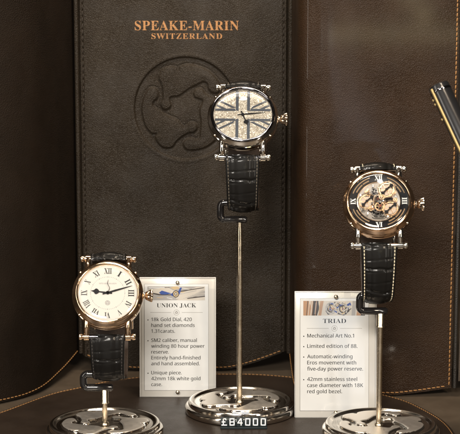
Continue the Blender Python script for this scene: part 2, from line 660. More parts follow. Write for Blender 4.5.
# rolled edges with a stitched seam groove
dl = np.minimum(Xg - CX0, CX1 - Xg)
H += -2.2 * (1 - sstep(0, 2.0, dl)) - .9 * np.exp(-((dl - 3.2) / .45) ** 2)
H += .25 * np.sin(Zg * .021 + 1) * np.sin(Xg * .03)
# scalloped bottom: the ends stand a little off the table
def zbot(u):   # u in 0..1 across
    return 1.5 + 13.0 * np.clip((np.abs(u - .47) - .22) / .30, 0, 1) ** 1.4
U = (Xg - CX0) / (CX1 - CX0)
zb = zbot(U)
Zg2 = zb + Zg * (360 - zb) / 360
Zg2 = np.where(Zg > 60, Zg, zb + (Zg / 60) * (60 - zb))
grid_mesh('leather_face', Xg - ox, Zg2, -H, M['grey_leather'], ctr)
# seam stitching at both sides, bottom stitching
for x in (CX0 + 3.2, CX1 - 3.2):
    bm = bmesh.new()
    stitches(bm, [Vector((x - ox, .55, z)) for z in (14, 358)], 4.2, 3.0, .42)
    obj('edge_stitching', bm, M['dark_thread'], ctr, smooth=60)
bm = bmesh.new()
bp_ = [Vector((CX0 + 3 + (CX1 - CX0 - 6) * t - ox, -.15, float(zbot((3 + (CX1 - CX0 - 6) * t) / (CX1 - CX0))) + 1.6)) for t in np.linspace(0, 1, 60)]
stitches(bm, bp_, 3.0, 2.2, .40)
obj('bottom_stitching', bm, M['orange_thread'], ctr, smooth=60)
# rounded welt along each upright edge
for x in (CX0 - 1.2, CX1 + 1.4):
    bm = bmesh.new()
    tube(bm, [(x - ox, 1.5, z) for z in np.linspace(13, 360, 30)], 1.5, 12)
    obj('welt', bm, M['grey_leather'], ctr, smooth=60)
# gold foil lettering
TM = lambda p: Matrix.Translation((p.x - ox, -.10, p.z)) @ Matrix.Rotation(R(90), 4, 'X')
bm = text_mesh(serif('SPEAKE-MARIN'), 70.0, 6.4, .12, 1.06)
xform(bm, bm.verts, TM(at(186.8, 30.2, PY))); obj('gold_lettering', bm, M['gold_foil'], ctr)
bm = text_mesh(serif('SWITZERLAND'), 47.6, 3.75, .12, 1.15)
xform(bm, bm.verts, TM(at(186.8, 38.9, PY))); obj('gold_lettering', bm, M['gold_foil'], ctr)

# --- wings: curved walls given by a plan line; zb(s) lifts the bottom edge
def wing(plan, zbf, m, label, ztop=360, thick=5, thread=None, seam=True, edge_side=None):
    pts = smooth_path([(x, y, 0) for x, y in plan], 14)
    pts = resample(pts, 1.6)
    n = len(pts)
    c = pts[n // 2]
    r_ = root('leather_screen', (c.x, c.y, 0), label, 'leather panel')
    S = np.arange(n) * 1.6
    tot = S[-1]
    nz = 110
    X = np.zeros((nz, n)); Z = X.copy(); Y = X.copy()
    for j, p in enumerate(pts):
        zb = zbf(S[j] / tot)
        X[:, j] = p.x - c.x
        Y[:, j] = p.y - c.y
        Z[:, j] = zb + (ztop - zb) * np.linspace(0, 1, nz) ** 1.15
    grid_mesh('leather_face', X, Z, Y, m, r_, back=thick)
    return r_, pts, S, tot, c

def left_z(u): return 1.2 + 11 * np.clip((u - .72) / .28, 0, 1) ** 1.3
lw, lp, lS, lt, lc = wing([(-330, -60), (-230, -42), (-160, -8), (-128, 22), (-115, 56), (-106, 92)], left_z, M['dark_leather'],
                          'very dark brown leather side panel to the left of the emblem panel')
bm = bmesh.new()
q = [Vector((p.x - lc.x, p.y - lc.y - .5, left_z(s / lt) + 1.8)) for p, s in zip(lp, lS)]
stitches(bm, q, 3.0, 2.2, .38)
obj('bottom_stitching', bm, M['orange_thread'], lw, smooth=60)

ED = floor(449, 387.5)      # corner of the right panel
def right_z(u): return 1.0 + 11 * (1 - np.clip(u / .45, 0, 1)) ** 1.3 + 5.0 * np.clip((u - .78) / .22, 0, 1) ** 1.2
re = at(453.5, 217, 20).x
rw, rp, rS, rt, rc = wing([(41.5, 92), (41.8, 66), (42.2, 44), (43.2, 30), (46.5, 23), (52, 20.4), (60, 20), (76, 20), (88, 20), (100, 20), (115, 20), (134, 20), (re + 1.5, 20)], right_z, M['brown_leather'],
                          'warm brown grained leather side panel with orange stitched edge at the right')
bm = bmesh.new()
q = [Vector((p.x - rc.x, p.y - rc.y - .45, right_z(s / rt) + 1.8)) for p, s in zip(rp, rS)]
q = q[:-1]
stitches(bm, q, 3.0, 2.3, .42)
xe = q[-1].x
stitches(bm, [q[-1], Vector((xe, q[-1].y, 200)), Vector((xe, q[-1].y, 358))], 3.0, 2.4, .5)
obj('edge_stitching', bm, M['orange_thread'], rw, smooth=60)
bm = bmesh.new()
tube(bm, [(re + 3.1 - rc.x, 20 - rc.y, z) for z in np.linspace(6, 360, 20)], 1.3, 12)
obj('welt', bm, M['edge_leather'], rw, smooth=60)

# the next folded board beyond the right edge
hb = root('hinged_board', (re + 14, 30, 0), 'dark narrow upright board with pale piping at the right edge', 'board')
bm = bmesh.new()
box(bm, (8, 4, 182), (26, 6, 352), 1)
obj('board', bm, M['dark_leather'], hb, smooth=40)
bm = bmesh.new()
for x, r_ in ((-6.4, .7), (-4.0, .9)):
    tube(bm, [(x, -.2, z) for z in np.linspace(8, 358, 10)], r_, 10)
obj('piping', bm, M['piping'], hb, smooth=60)

# ------------------------------------------------------------------ leather mat on the table
mt = root('leather_mat', (0, 0, 0), 'dark brown leather mat with curved orange stitched edge under the watch stands', 'mat')
edge = [(-30, 421), (0, 412), (48, 394.5), (80, 387), (110, 380.5), (139, 377), (180, 374.5), (217, 373.8), (255, 374), (294, 377), (335, 382.5), (369, 391), (402, 399.3), (426, 410), (445, 422), (456, 436), (462, 455)]
ep = [floor(x, y, 1.2) for x, y in edge]
ep = smooth_path(ep, 8)
cx_, cy_ = 0, -40
bm = bmesh.new()
outer = [(p.x, p.y) for p in ep] + [(150, -170), (120, -230), (60, -260), (-60, -260), (-130, -230), (-190, -120)]
plate(bm, outer, .05, 1.2, bevel=.5)
obj('mat_sheet', bm, M['mat_leather'], mt)
bm = bmesh.new()
ins = []
for p in ep:
    d = Vector((-p.x, -60 - p.y, 0)).normalized()
    ins.append(p + d * 1.6)
stitches(bm, ins, 2.6, 2.1, .34, normals=Vector((0, 0, 1)), lift=.12)
obj('edge_stitching', bm, M['orange_thread'], mt, smooth=60)

# ------------------------------------------------------------------ watch stands
def stand(px, by, rod_px, rod_py, label, hook, collar=False):
    """round medal-like base, rod and black hook"""
    bc = at(px, 400, by)
    bx = bc.x
    r0 = root('watch_stand', (bx, by, 1.2), label, 'watch stand', 'metal stands holding one watch each')
    RB = 34.6
    bm = bmesh.new()
    prof = [(0, 0), (RB - 1.2, 0), (RB - .3, .3), (RB, 1.0), (RB + .1, 2.6), (RB - .1, 4.0), (RB - .8, 4.7), (RB - 1.6, 4.9), (RB - 1.9, 5.0),
            (RB - 2.0, 5.5), (RB - 2.1, 6.8), (RB - 2.5, 7.5), (RB - 3.3, 7.8), (RB - 4.4, 7.7), (RB - 5.0, 7.3), (RB - 5.6, 6.5), (RB - 6.2, 6.25), (RB - 9, 6.2), (0, 6.2)]
    lathe(bm, prof, 160)
    base = obj('base', bm, M['nickel'], r0, smooth=50)
    turn = {0: .2, 1: 1.5, 2: 2.5}[stand.k]
    rr_ = np.unique(np.concatenate([np.arange(.4, RB - 6.3, .38), [RB - 6.3]])); th = np.linspace(0, 2 * math.pi, 361)[:-1]
    RR, TH = np.meshgrid(rr_, th, indexing='ij')
    PP = np.stack([(RR * np.cos(TH)).ravel(), (RR * np.sin(TH)).ravel()], 1) / (RB - 4.2)
    hz = np.zeros(len(PP))
    for lb in LOBES:
        sd = sdf(PP, rot2(lb[::2], turn))
        hz = np.maximum(hz, 1.55 * np.sqrt(np.clip(1 - np.clip((sd + .055) / .055, 0, 1) ** 2, 0, 1)) * (sd < 0))
    hz = hz.reshape(RR.shape)
    bm = bmesh.new()
    V = [[bm.verts.new((RR[i, j] * math.cos(TH[i, j]), RR[i, j] * math.sin(TH[i, j]), 6.3 + hz[i, j])) for j in range(360)] for i in range(len(rr_))]
    for i in range(len(rr_) - 1):
        for j in range(360):
            bm.faces.new((V[i][j], V[i][(j + 1) % 360], V[i + 1][(j + 1) % 360], V[i + 1][j])).material_index = 0 if hz[i:i + 2, j].mean() > 1.2 else 1
    bm.faces.new([V[0][j] for j in range(360)]).material_index = 1
    obj('emblem_relief', bm, [M['satin_nickel'], M['nickel']], base, smooth=75)
    # rod: starts in the base, rises to the hook
    top = at(rod_px, rod_py, by)
    rx = top.x - bx; rz = top.z - 1.2
    bm = bmesh.new()
    if collar:
        lathe(bm, [(0, 6.1), (2.6, 6.1), (2.3, 7.2), (1.55, 7.8), (1.55, rz - 9), (2.5, rz - 8.6), (2.5, rz - 8), (2.2, rz - 7.6), (2.2, rz - .5), (1.8, rz), (0, rz)], 32,
              Matrix.Translation((rx, 0, 0)))
    else:
        lathe(bm, [(0, 6.1), (2.8, 6.1), (2.4, 7.2), (1.7, 7.9), (1.65, rz - 6), (1.3, rz - 3), (1.2, rz), (0, rz)], 32, Matrix.Translation((rx, 0, 0)))
    obj('rod', bm, M['rod_metal'], r0, smooth=40)
    # hook: flattened black wire, C shaped, opening to the right
    (lx, ty), (rx2, by2) = hook
    A = at(rx2, by2, by); B = at(lx, by2, by); Cc = at(lx, ty, by)
    zl, zh = A.z - 1.2, Cc.z - 1.2
    xl, xr = B.x - bx, A.x - bx
    c = 2.6
    path = [(xr, 0, zl), (xr - 1, 0, zl), (xl + c + 3, 0, zl)]
    for k in range(7):
        a = -math.pi / 2 - k * math.pi / 12
        path.append((xl + c + c * math.cos(a), 0, zl + c + c * math.sin(a)))
    for k in range(7):
        a = math.pi - k * math.pi / 12
        path.append((xl + c + c * math.cos(a), 0, zh - c + c * math.sin(a)))
    path += [(xl + c + 3, 0, zh), (xr - 5, 0, zh), (xr - 2, 0, zh), (xr - 1, 0, zh)]
    bm = bmesh.new()
    rads = [1.4] + [2.15] * (len(path) - 2) + [1.4]
    tube(bm, path, rads, 18)
    obj('hook', bm, M['black_gloss'], r0, smooth=50)
    stand.k += 1
    return r0, rz
stand.k = 0

# ------------------------------------------------------------------ watches
def circle_pts(r, n=96, z=0):
    return [(r * math.cos(2 * math.pi * k / n), r * math.sin(2 * math.pi * k / n)) for k in range(n)]

def disc(bm, r, z0, z1, n=96, mtx=None, mi=0, cx=0, cy=0):
    m = Matrix.Translation((cx, cy, 0))
    if mtx is not None:
        m = mtx @ m
    return lathe(bm, [(0, z0), (r, z0), (r, z1), (0, z1)], n, m, mi)

def hand_outline(kind, l):
    if kind == 'spade':     # long hand with a heart-like spade near its tip
        return [(-.35, -2.6), (.35, -2.6), (.42, 0), (.30, l * .5), (1.0, l * .56), (1.55, l * .66), (1.35, l * .74), (.62, l * .80), (.22, l * .90), (0, l),
                (-.22, l * .90), (-.62, l * .80), (-1.35, l * .74), (-1.55, l * .66), (-1.0, l * .56), (-.30, l * .5), (-.42, 0)]
    return [(-.32, -3.2), (.32, -3.2), (.38, 0), (.5, l * .3), (.28, l * .75), (.06, l), (-.06, l), (-.28, l * .75), (-.5, l * .3), (-.38, 0)]

def make_hand(name, kind, l, ang, z, m, parent, mtx, scale=1.0, cx=0, cy=0):
    bm = bmesh.new()
    t = Matrix.Translation((cx, cy, 0)) @ Matrix.Rotation(-R(ang), 4, 'Z')
    pts = [(x * scale, y if kind != 'spade' else y) for x, y in hand_outline(kind, l)]
    plate(bm, pts, z, z + .22, mtx @ t)
    disc(bm, .95 * scale, z, z + .4, 24, mtx, 0, cx, cy)
    return obj(name, bm, m, parent)

def watch(cpx, cpy, cy, tilt, roll, case_m, bezel_m, crown_m, lug_m, label, bottom_py, thread, kind):
    C = at(cpx, cpy, cy)
    bot = at(cpx, bottom_py, cy)
    r0 = root('wristwatch', (C.x, cy, bot.z), label, 'wristwatch', 'wristwatches on the stands')
    dz = C.z - bot.z
    yaw = math.atan2(C.x, cy - CAMY)
    # local dial frame: x right, y towards 12, z out of the dial
    Mh = Matrix.Translation((0, 0, dz)) @ Matrix.Rotation(-yaw, 4, 'Z') @ Matrix.Rotation(R(90 - tilt), 4, 'X') @ Matrix.Rotation(R(-roll), 4, 'Z')
    if kind != 'flag':
        Mh = Mh @ Matrix.Scale(.97, 4)
    # case: drum with turned grooves
    bm = bmesh.new()
    lathe(bm, [(19.2, 1.0), (19.9, .5), (20.3, -.2), (20.9, -.6), (21.2, -1.2), (21.2, -2.0), (20.8, -2.3), (20.8, -2.7), (21.25, -3.0), (21.3, -5.2), (20.85, -5.5),
               (20.85, -5.9), (21.2, -6.2), (21.1, -7.2), (20.4, -8.0), (19.3, -8.4), (18.6, -9.3), (17.2, -10.2), (0, -10.4)], 128, Mh)
    case = obj('case', bm, case_m, r0, smooth=35)
    bm = bmesh.new()
    lathe(bm, [(17.5, .05), (17.55, 1.2), (17.9, 1.75), (18.5, 1.95), (19.0, 1.85), (19.3, 1.5), (19.45, .95), (19.2, .5), (17.5, .05)], 128, Mh)
    obj('bezel', bm, bezel_m, r0, smooth=50)
    # screws on the flank where the lugs are fixed
    for sx in (-1, 1):
        for sy in (-1, 1):
            a = math.atan2(13.4 * sy, 16.6 * sx)
            bm = bmesh.new()
            m2 = Mh @ Matrix.Rotation(a, 4, 'Z') @ Matrix.Translation((20.6, 0, -1.6)) @ Matrix.Rotation(R(90), 4, 'Y')
            lathe(bm, [(0, 0), (.95, 0), (.95, 1.0), (.7, 1.3), (0, 1.35)], 18, m2)
            obj('screw', bm, crown_m, case, smooth=40)
    # lugs, bars
    for sx in (-1, 1):
        for sy in (-1, 1):
            bm = bmesh.new()
            x = 12.3 * sx
            pts = smooth_path([(x, 14.5 * sy, -3.6), (x, 17.5 * sy, -3.7), (x, 20.5 * sy, -4.6), (x, 23.4 * sy, -6.9), (x, 24.7 * sy, -8.0)], 5)
            vs = tube(bm, pts, [2.3 - .5 * k / (len(pts) - 1) for k in range(len(pts))], 14, squash=.85)
            lathe(bm, [(0, -1.7), (2.1, -1.7), (2.4, -1.4), (2.4, 1.4), (2.1, 1.7), (0, 1.7)], 24,
                  Matrix.Translation((x, 24.7 * sy, -8.0)) @ Matrix.Rotation(R(90), 4, 'Y'))
            xform(bm, bm.verts, Mh)
            lug = obj('lug', bm, lug_m, r0, smooth=40)
            bm = bmesh.new()
            lathe(bm, [(0, 0), (1.4, 0), (1.4, .7), (1.9, 1.0), (2.05, 1.8), (1.9, 2.7), (1.4, 3.1), (0, 3.15)], 24,
                  Mh @ Matrix.Translation((x + 1.5 * sx, 24.7 * sy, -8.0)) @ Matrix.Rotation(R(90 * sx), 4, 'Y'))
            obj('bar_screw', bm, lug_m, lug, smooth=40)
    for sy in (-1, 1):
        bm = bmesh.new()
        lathe(bm, [(0, -11.2), (1.25, -11.2), (1.25, 11.2), (0, 11.2)], 20, Mh @ Matrix.Translation((0, 24.7 * sy, -8.0)) @ Matrix.Rotation(R(90), 4, 'Y'))
        obj('strap_bar', bm, M['dark_steel'] if kind != 'skeleton' else lug_m, r0, smooth=40)
    # crown
    bm = bmesh.new()
    mc = Mh @ Matrix.Translation((20.6, 0, -4.4)) @ Matrix.Rotation(R(90), 4, 'Y')
    lathe(bm, [(0, 0), (2.6, 0), (2.6, .7), (1.7, 1.0), (1.7, 1.7), (2.2, 2.1), (2.9, 3.6), (3.6, 5.2), (3.7, 5.9), (3.2, 6.3), (2.2, 6.55), (0, 6.6)], 120, mc, flute=(2.0, 6.0, 20, .045))
    obj('crown', bm, crown_m, r0, smooth=40)
    # crystal
    bm = bmesh.new()
    lathe(bm, [(17.45, 1.2), (17.1, 1.42), (14, 1.62), (7, 1.78), (0, 1.82)], 96, Mh)
    obj('crystal', bm, M['crystal'], r0, smooth=60)

    # ---------------- dials
    if kind == 'flag':
        bm = bmesh.new(); disc(bm, 17.6, -.3, 0, 128, Mh)
        dial = obj('dial', bm, M['pave'], r0)
        RD = 17.2
        bars = []
        for ang in (0, 90):                         # cross outlines
            wv, off = (1.7, 3.4) if ang == 90 else (1.5, 3.5)
            for s_ in (-1, 1):
                bars.append((ang, s_ * off, wv, -1)); bars.append((ang, s_ * off, wv, 1))
        bm = bmesh.new()
        for ang, off, wv, sgn in bars:
            e = math.sqrt(RD ** 2 - (abs(off) + wv / 2) ** 2)
            s0 = 4.3 if ang == 0 else 2.75
            pts = [(sgn * s0, off - wv / 2), (sgn * e, off - wv / 2), (sgn * e, off + wv / 2), (sgn * (s0 + .4), off + wv / 2)]
            if sgn < 0: pts = pts[::-1]
            pts = rot2(pts, R(ang))
            plate(bm, pts, .0, .32, Mh)
        for ang in (29, 151, 209, 331):             # saltire outlines
            for off, s0 in ((-1.75, 9.4), (1.75, 9.4)):
                up = math.sin(R(ang)) * math.cos(R(ang)) > 0
                # the side nearer the horizontal bar has to start farther out
                side_h = (off < 0) == up
                s0 = 10.5 if side_h else 6.4
                wv = 1.15
                e = math.sqrt(RD ** 2 - (abs(off) + wv / 2) ** 2)
                pts = [(s0, off - wv / 2), (e, off - wv / 2), (e, off + wv / 2), (s0 + 1.2, off + wv / 2)]
                pts = rot2(pts, R(ang))
                plate(bm, pts, .0, .30, Mh)
        obj('steel_inlay', bm, M['lead_grey'], dial)
        make_hand('hour_hand', 'spade', 8.2, 158, .55, M['black_enamel'], r0, Mh, 1.0)
        make_hand('minute_hand', 'slim', 13.5, 84, .85, M['black_enamel'], r0, Mh, .75)
    elif kind == 'enamel':
        bm = bmesh.new(); disc(bm, 17.6, -.3, 0, 128, Mh)
        dial = obj('dial', bm, M['enamel'], r0)
        nums = ['XII', 'I', 'II', 'III', 'IV', 'V', 'VI', 'VII', 'VIII', 'IX', 'X', 'XI']
        for k, s in enumerate(nums):
            bm = text_mesh(serif(s), min(4.6, 1.35 * len(s) + .7), 3.7, .06, .9)
            xform(bm, bm.verts, Mh @ Matrix.Rotation(-R(30 * k), 4, 'Z') @ Matrix.Translation((0, 12.2, .02)))
            obj('numeral', bm, M['ink'], dial)
        bm = bmesh.new()
        for k in range(60):
            a = R(6 * k)
            disc(bm, .22 if k % 5 else .34, .02, .07, 8, Mh, 0, 10.2 * math.sin(a), 10.2 * math.cos(a))
        obj('minute_track', bm, M['grey_ink'], dial)
        bm = text_mesh(serif('SPEAKE-MARIN'), 10.5, .9, .05)
        xform(bm, bm.verts, Mh @ Matrix.Translation((0, 5.6, .02)))
        obj('dial_lettering', bm, M['grey_ink'], dial)
        bm = bmesh.new()
        ring = [(1.35 * math.cos(R(a)), -6.2 + 1.35 * math.sin(R(a)), .06) for a in range(0, 360, 12)]
        tube(bm, ring, .16, 6, True)
        for lb in LOBES:
            plate(bm, [(x * 1.15, y * 1.15 - 6.2) for x, y in lb[::6]], .02, .08)
        xform(bm, bm.verts, Mh)
        obj('dial_emblem', bm, M['grey_ink'], dial)
        make_hand('hour_hand', 'spade', 10.2, 277, .5, M['black_enamel'], r0, Mh, 1.15)
        make_hand('minute_hand', 'slim', 15.2, 73, .85, M['black_enamel'], r0, Mh, 1.0)
        bm = bmesh.new()
        pts = smooth_path([(0, 0, 1.2), (.8, 1.8, 1.2), (.9, 3.3, 1.2), (.1, 4.8, 1.2), (-.2, 6.2, 1.2), (.3, 8.2, 1.2)], 5)
        tube(bm, pts, [.34] * (len(pts) - 6) + [.32, .28, .24, .2, .15, .08], 8, squash=.5)
        disc(bm, .8, 1.1, 1.35, 20)
        xform(bm, bm.verts, Mh)
        obj('seconds_hand', bm, M['dark_steel'], r0, smooth=50)
    else:
        bm = bmesh.new(); disc(bm, 17.6, -.5, -.25, 128, Mh)
        dial = obj('dial', bm, M['rhodium'], r0)
        bm = bmesh.new()       # raised black hour ring
        lathe(bm, [(12.9, -.2), (12.9, .35), (13.1, .5), (17.3, .5), (17.45, -.2)], 128, Mh)
        obj('hour_ring', bm, M['black_enamel'], dial, smooth=40)
        bm = bmesh.new()
        lathe(bm, [(12.5, -.2), (12.5, .55), (12.9, .6), (13.0, .5)], 128, Mh)
        obj('inner_rim', bm, M['rose_gold'], dial, smooth=40)
        bm = bmesh.new()
        for q4 in range(4):
            for (a0, a1, r1, r2) in ((19, 71, 15.7, 16.1), (24, 40, 13.9, 14.5), (43, 66, 13.9, 14.5)):
                ou = [(r2 * math.cos(R(q4 * 90 + a0 + (a1 - a0) * k / 14)), r2 * math.sin(R(q4 * 90 + a0 + (a1 - a0) * k / 14))) for k in range(15)]
                inn_ = [(r1 * math.cos(R(q4 * 90 + a0 + (a1 - a0) * k / 14)), r1 * math.sin(R(q4 * 90 + a0 + (a1 - a0) * k / 14))) for k in range(14, -1, -1)]
                plate(bm, ou + inn_, .4, .72, bevel=.1)
        xform(bm, bm.verts, Mh)
        obj('gold_arc', bm, M['arc_gold'], dial)
        for k, s in ((0, 'XII'), (1, 'III'), (2, 'VI'), (3, 'IX')):
            bm = text_mesh(serif(s), 4.6 if k in (0, 1) else 4.0, 3.1, .12, .85)
            mm = Mh @ Matrix.Rotation(-R(90 * k), 4, 'Z') @ Matrix.Translation((0, 13.6, .52))
            if k in (2,):
                mm = Mh @ Matrix.Translation((0, -16.5, .52))
            xform(bm, bm.verts, mm)
            obj('numeral', bm, M['white_paint'], dial)
        bm = bmesh.new(); disc(bm, 8.6, -.24, -.12, 64, Mh)
        obj('movement_plate', bm, M['dark_steel'], dial)
        # three wheels that carry the three pairs of hands, and the train between them
        def gear(cx, cy, r_, teeth, z, spokes, name='gear_wheel', m=M['gear_gold'], hubr=.9):
            bm = bmesh.new()
            pts = []
            for k in range(teeth * 4):
                a = 2 * math.pi * k / (teeth * 4)
                rr_ = r_ if k % 4 in (1, 2) else r_ - .32
                pts.append((rr_ * math.cos(a), rr_ * math.sin(a)))
            N_ = len(pts)
            rim_ = .85 if r_ > 3 else .62
            inn = [((r_ - rim_) * math.cos(2 * math.pi * k / N_), (r_ - rim_) * math.sin(2 * math.pi * k / N_)) for k in range(N_)]
            t = Mh @ Matrix.Translation((cx, cy, z))
            ov = [[bm.verts.new(t @ Vector((x, y, zz))) for x, y in P_] for P_ in (pts, inn) for zz in (0, .4)]
            for i in range(N_):
                j = (i + 1) % N_
                o0, o1, i0, i1 = ov
                bm.faces.new((o1[i], o1[j], i1[j], i1[i])); bm.faces.new((o0[i], i0[i], i0[j], o0[j]))
                bm.faces.new((o0[i], o0[j], o1[j], o1[i])); bm.faces.new((i0[i], i1[i], i1[j], i0[j]))
            for k in range(spokes):
                box(bm, ((r_ - .6) / 2, 0, .2), (r_ - .6, .3, .26), 0, t @ Matrix.Rotation(2 * math.pi * k / spokes, 4, 'Z'))
            disc(bm, hubr, -.2, .75, 24, t)
            return obj(name, bm, m, dial)
        subs = [(4.6, 7.2), (-7.0, -.2), (6.6, -4.9)]
        for cx, cy in subs:
            bm = bmesh.new(); disc(bm, 3.4, .0, .3, 48, Mh, 0, cx, cy)
            obj('small_dial', bm, M['small_dial'], dial)
            gear(cx, cy, 4.7, 40, .2, 6, hubr=.7)
            bm = bmesh.new()
            lathe(bm, [(5.0, .55), (5.0, .95), (5.35, .95), (5.35, .55)], 64, Mh @ Matrix.Translation((cx, cy, 0)))
            obj('small_ring', bm, M['rose_gold'], dial, smooth=40)
            make_hand('small_hand', 'spade', 5.6, 48, 1.0, M['black_enamel'], dial, Mh, .85, cx, cy)
            make_hand('small_hand', 'spade', 4.6, 222, 1.3, M['black_enamel'], dial, Mh, .85, cx, cy)
        gear(-.6, 1.2, 2.6, 26, .9, 6, m=M['steel'], hubr=.5); gear(.6, -3.4, 3.2, 32, .5, 6, hubr=.5); gear(-2.6, 6.0, 2.4, 24, .6, 5, m=M['steel'], hubr=.5)
        gear(-1.6, -7.2, 2.6, 26, .3, 5, m=M['steel'], hubr=.5); gear(1.8, 2.4, 1.8, 18, .9, 4, hubr=.4)
        for cx, cy, rg in ((-4.6, -4.6, 1.7), (2.8, -8.6, 1.7), (9.6, .6, 1.5), (-5.6, 5.0, 1.6), (.6, 9.6, 1.5), (-3.4, -1.6, 1.4), (3.6, -1.0, 1.5), (-9.2, -5.4, 1.3), (9.0, 5.6, 1.4)):
            gear(cx, cy, rg, 16, .35, 4, m=random.choice([M['steel'], M['gear_gold'], M['rose_gold']]), hubr=.35)
        for cx, cy, rr_ in ((-.6, 1.2, .42), (.8, -3.4, .42), (2.8, .2, .35), (-3.6, -3.8, .35), (-3.2, 9.6, .35), (10.2, 2.6, .35), (-10.6, 3.4, .3), (5.2, -10.2, .3), (-6.6, -8.2, .3)):
            bm = bmesh.new()
            lathe(bm, [(rr_ * 1.6, .3), (rr_ * 1.5, 1.7), (rr_, 1.75), (rr_ * .9, 1.55), (0, 1.57)], 24, Mh @ Matrix.Translation((cx, cy, 0)))
            obj('jewel', bm, [M['ruby'], M['steel']][rr_ < .36], dial, smooth=50)
        for pts, mt_ in (([(-4, -9.4), (-2.6, -10.6), (2.6, -10.8), (4.2, -9.9), (2.4, -9.6), (-2, -9.2)], 'steel'), ([(-8.6, 6), (-6.4, 8.4), (-5.4, 7.6), (-6.2, 6.4), (-7.6, 5.2)], 'gear_gold'),
                    ([(-1.4, -1), (1.6, -1.2), (3.4, .2), (2.0, .9), (.4, .2), (-.8, .1)], 'steel'), ([(-3.4, 2.0), (-2.4, 3.6), (.4, 4.4), (.6, 3.7), (-1.6, 2.9), (-2.6, 1.6)], 'gear_gold')):
            bm = bmesh.new()
            plate(bm, pts, .3, 1.0, bevel=.12)
            xform(bm, bm.verts, Mh)
            obj('bridge', bm, M[mt_], dial)

    # ---------------- strap
    Mi = Mh
    bb = Mi @ Vector((0, -24.7, -8.0)); tb_ = Mi @ Vector((0, 24.7, -8.0))
    bb2 = Vector((0, bb.y, bb.z)); tb2 = Vector((0, tb_.y, tb_.z))
    hk = 3.0
    def ribbon(path, w0, w1, name, crease=True, x0=0.0, x1=0.0, thick=2.5, taper_side=True):
        P_ = resample(smooth_path(path, 12), .45)
        n = len(P_)
        bm = bmesh.new(); rows = []
        us = [-1, -.985, -.90, -.82, -.74, -.60, -.52, -.44, -.2, 0, .2, .44, .52, .60, .74, .82, .90, .985, 1]
        prof_ = [.0, .9, 1.25, .95, 1.2, 1.85, 1.62, 2.1, 2.4, 2.45, 2.4, 2.1, 1.62, 1.85, 1.2, .95, 1.25, .9, 0]
        cen = []
        for i, p in enumerate(P_):
            t = (P_[min(i + 1, n - 1)] - P_[max(i - 1, 0)]).normalized()
            out = Vector((0, t.z, -t.y))          # left-hand normal in the yz plane
            u_ = i / (n - 1)
            wd = (w0 + (w1 - w0) * u_) / 2
            xc = x0 + (x1 - x0) * u_
            row = []
            for uu, pf in zip(us, prof_):
                s = i * .45
                d = pf * thick / 2.45
                if crease:
                    ph = (s - 1.6 * (1 - uu * uu) + .7 * math.sin(3 * uu + i * .05) + .35 * math.sin(9 * uu + 1)) % 13.5
                    ph = min(ph, 13.5 - ph)
                    d -= .75 * math.exp(-(ph / .55) ** 2) * (1 if abs(uu) < .8 else .15)
                    ph2 = (s + 4.1 + .8 * uu) % 6.7
                    ph2 = min(ph2, 6.7 - ph2)
                    d -= .34 * math.exp(-(ph2 / .4) ** 2) * (1 if .25 < abs(uu) < .8 else .3 if abs(uu) < .8 else 0)
                row.append(bm.verts.new(Vector((xc + uu * wd, p.y, p.z)) + out * d))
            low = [bm.verts.new(Vector((xc + uu * wd, p.y, p.z)) - out * .4) for uu in (1, -1)]
            rows.append(row + low)
            cen.append((Vector((xc, p.y, p.z)), out, wd, t))
        K = len(rows[0])
        for a, b in zip(rows, rows[1:]):
            for k in range(K):
                l = (k + 1) % K
                f = bm.faces.new((a[k], a[l], b[l], b[k]))
                if k == K - 2: f.material_index = 1
        bm.faces.new(rows[0]); bm.faces.new(rows[-1][::-1])
        o = obj(name, bm, [M['strap'], M['strap_lining']], r0, smooth=60)
        bm = bmesh.new()
        for s_ in (-1, 1):
            pts = [c_ + out * (1.12 * thick / 2.45) + Vector((s_ * wd * .86, 0, 0)) for c_, out, wd, t in cen[4:]]
            pr = resample(pts, 2.0)
            for a, b in zip(pr, pr[1:]):
                d = (b - a)
                tube(bm, [a + d * .08, a + d * .2 , (a + b) / 2, a + d * .7, a + d * .82], [.12, .27, .3, .27, .12], 6)
        obj('strap_stitching', bm, thread, o, smooth=60)
        return cen
    # front half hangs from the lower bar; the ribbon's outward side faces the viewer
    endy, endz = 7.5, .3
    fy = bb2.y
    front = [(0, fy + .2, bb2.z + 1.2), (0, fy - .9, bb2.z - 3), (0, fy - 1.2, bb2.z * .62), (0, fy + .4, bb2.z * .33), (0, fy + 3.6, bb2.z * .10 + 1), (0, endy + 1, endz)]
    ribbon(front, 20.6, 17.6, 'strap', x0=bb.x, x1=0)
    ty, tz = tb2.y, tb2.z
    back = [(0, endy + 2.5, endz - .4), (0, endy + 8, 3.0), (0, ty + 3.5, tz * .3), (0, ty + 7.5, tz * .62), (0, ty + 7.8, tz * .86), (0, ty + 5.4, tz - .4), (0, ty + 2.2, tz + 1.6), (0, ty - 1.0, tz + 1.5), (0, ty - 2.0, tz - .2)]
    ribbon(back, 17.6, 21.5, 'strap', x0=1.2, x1=tb_.x, crease=True)
    # pin buckle at the back of the closed strap
    bm = bmesh.new()
    yb, zb_ = ty + 7.0, tz * .42
    for dz_ in (-3, 3):
        box(bm, (1, yb + .6, zb_ + dz_), (21, 1.6, 1.6), .4)
    for sx in (-10, 12):
        box(bm, (sx, yb + .4, zb_), (1.6, 2.0, 7.4), .4)
    box(bm, (1, yb + 1.2, zb_), (1.4, 1.0, 7.8), .3)
    obj('buckle', bm, lug_m, r0, smooth=40)
    return r0

M['ruby'] = mat('ruby', (.22, .05, .03), .15, coat=.5)

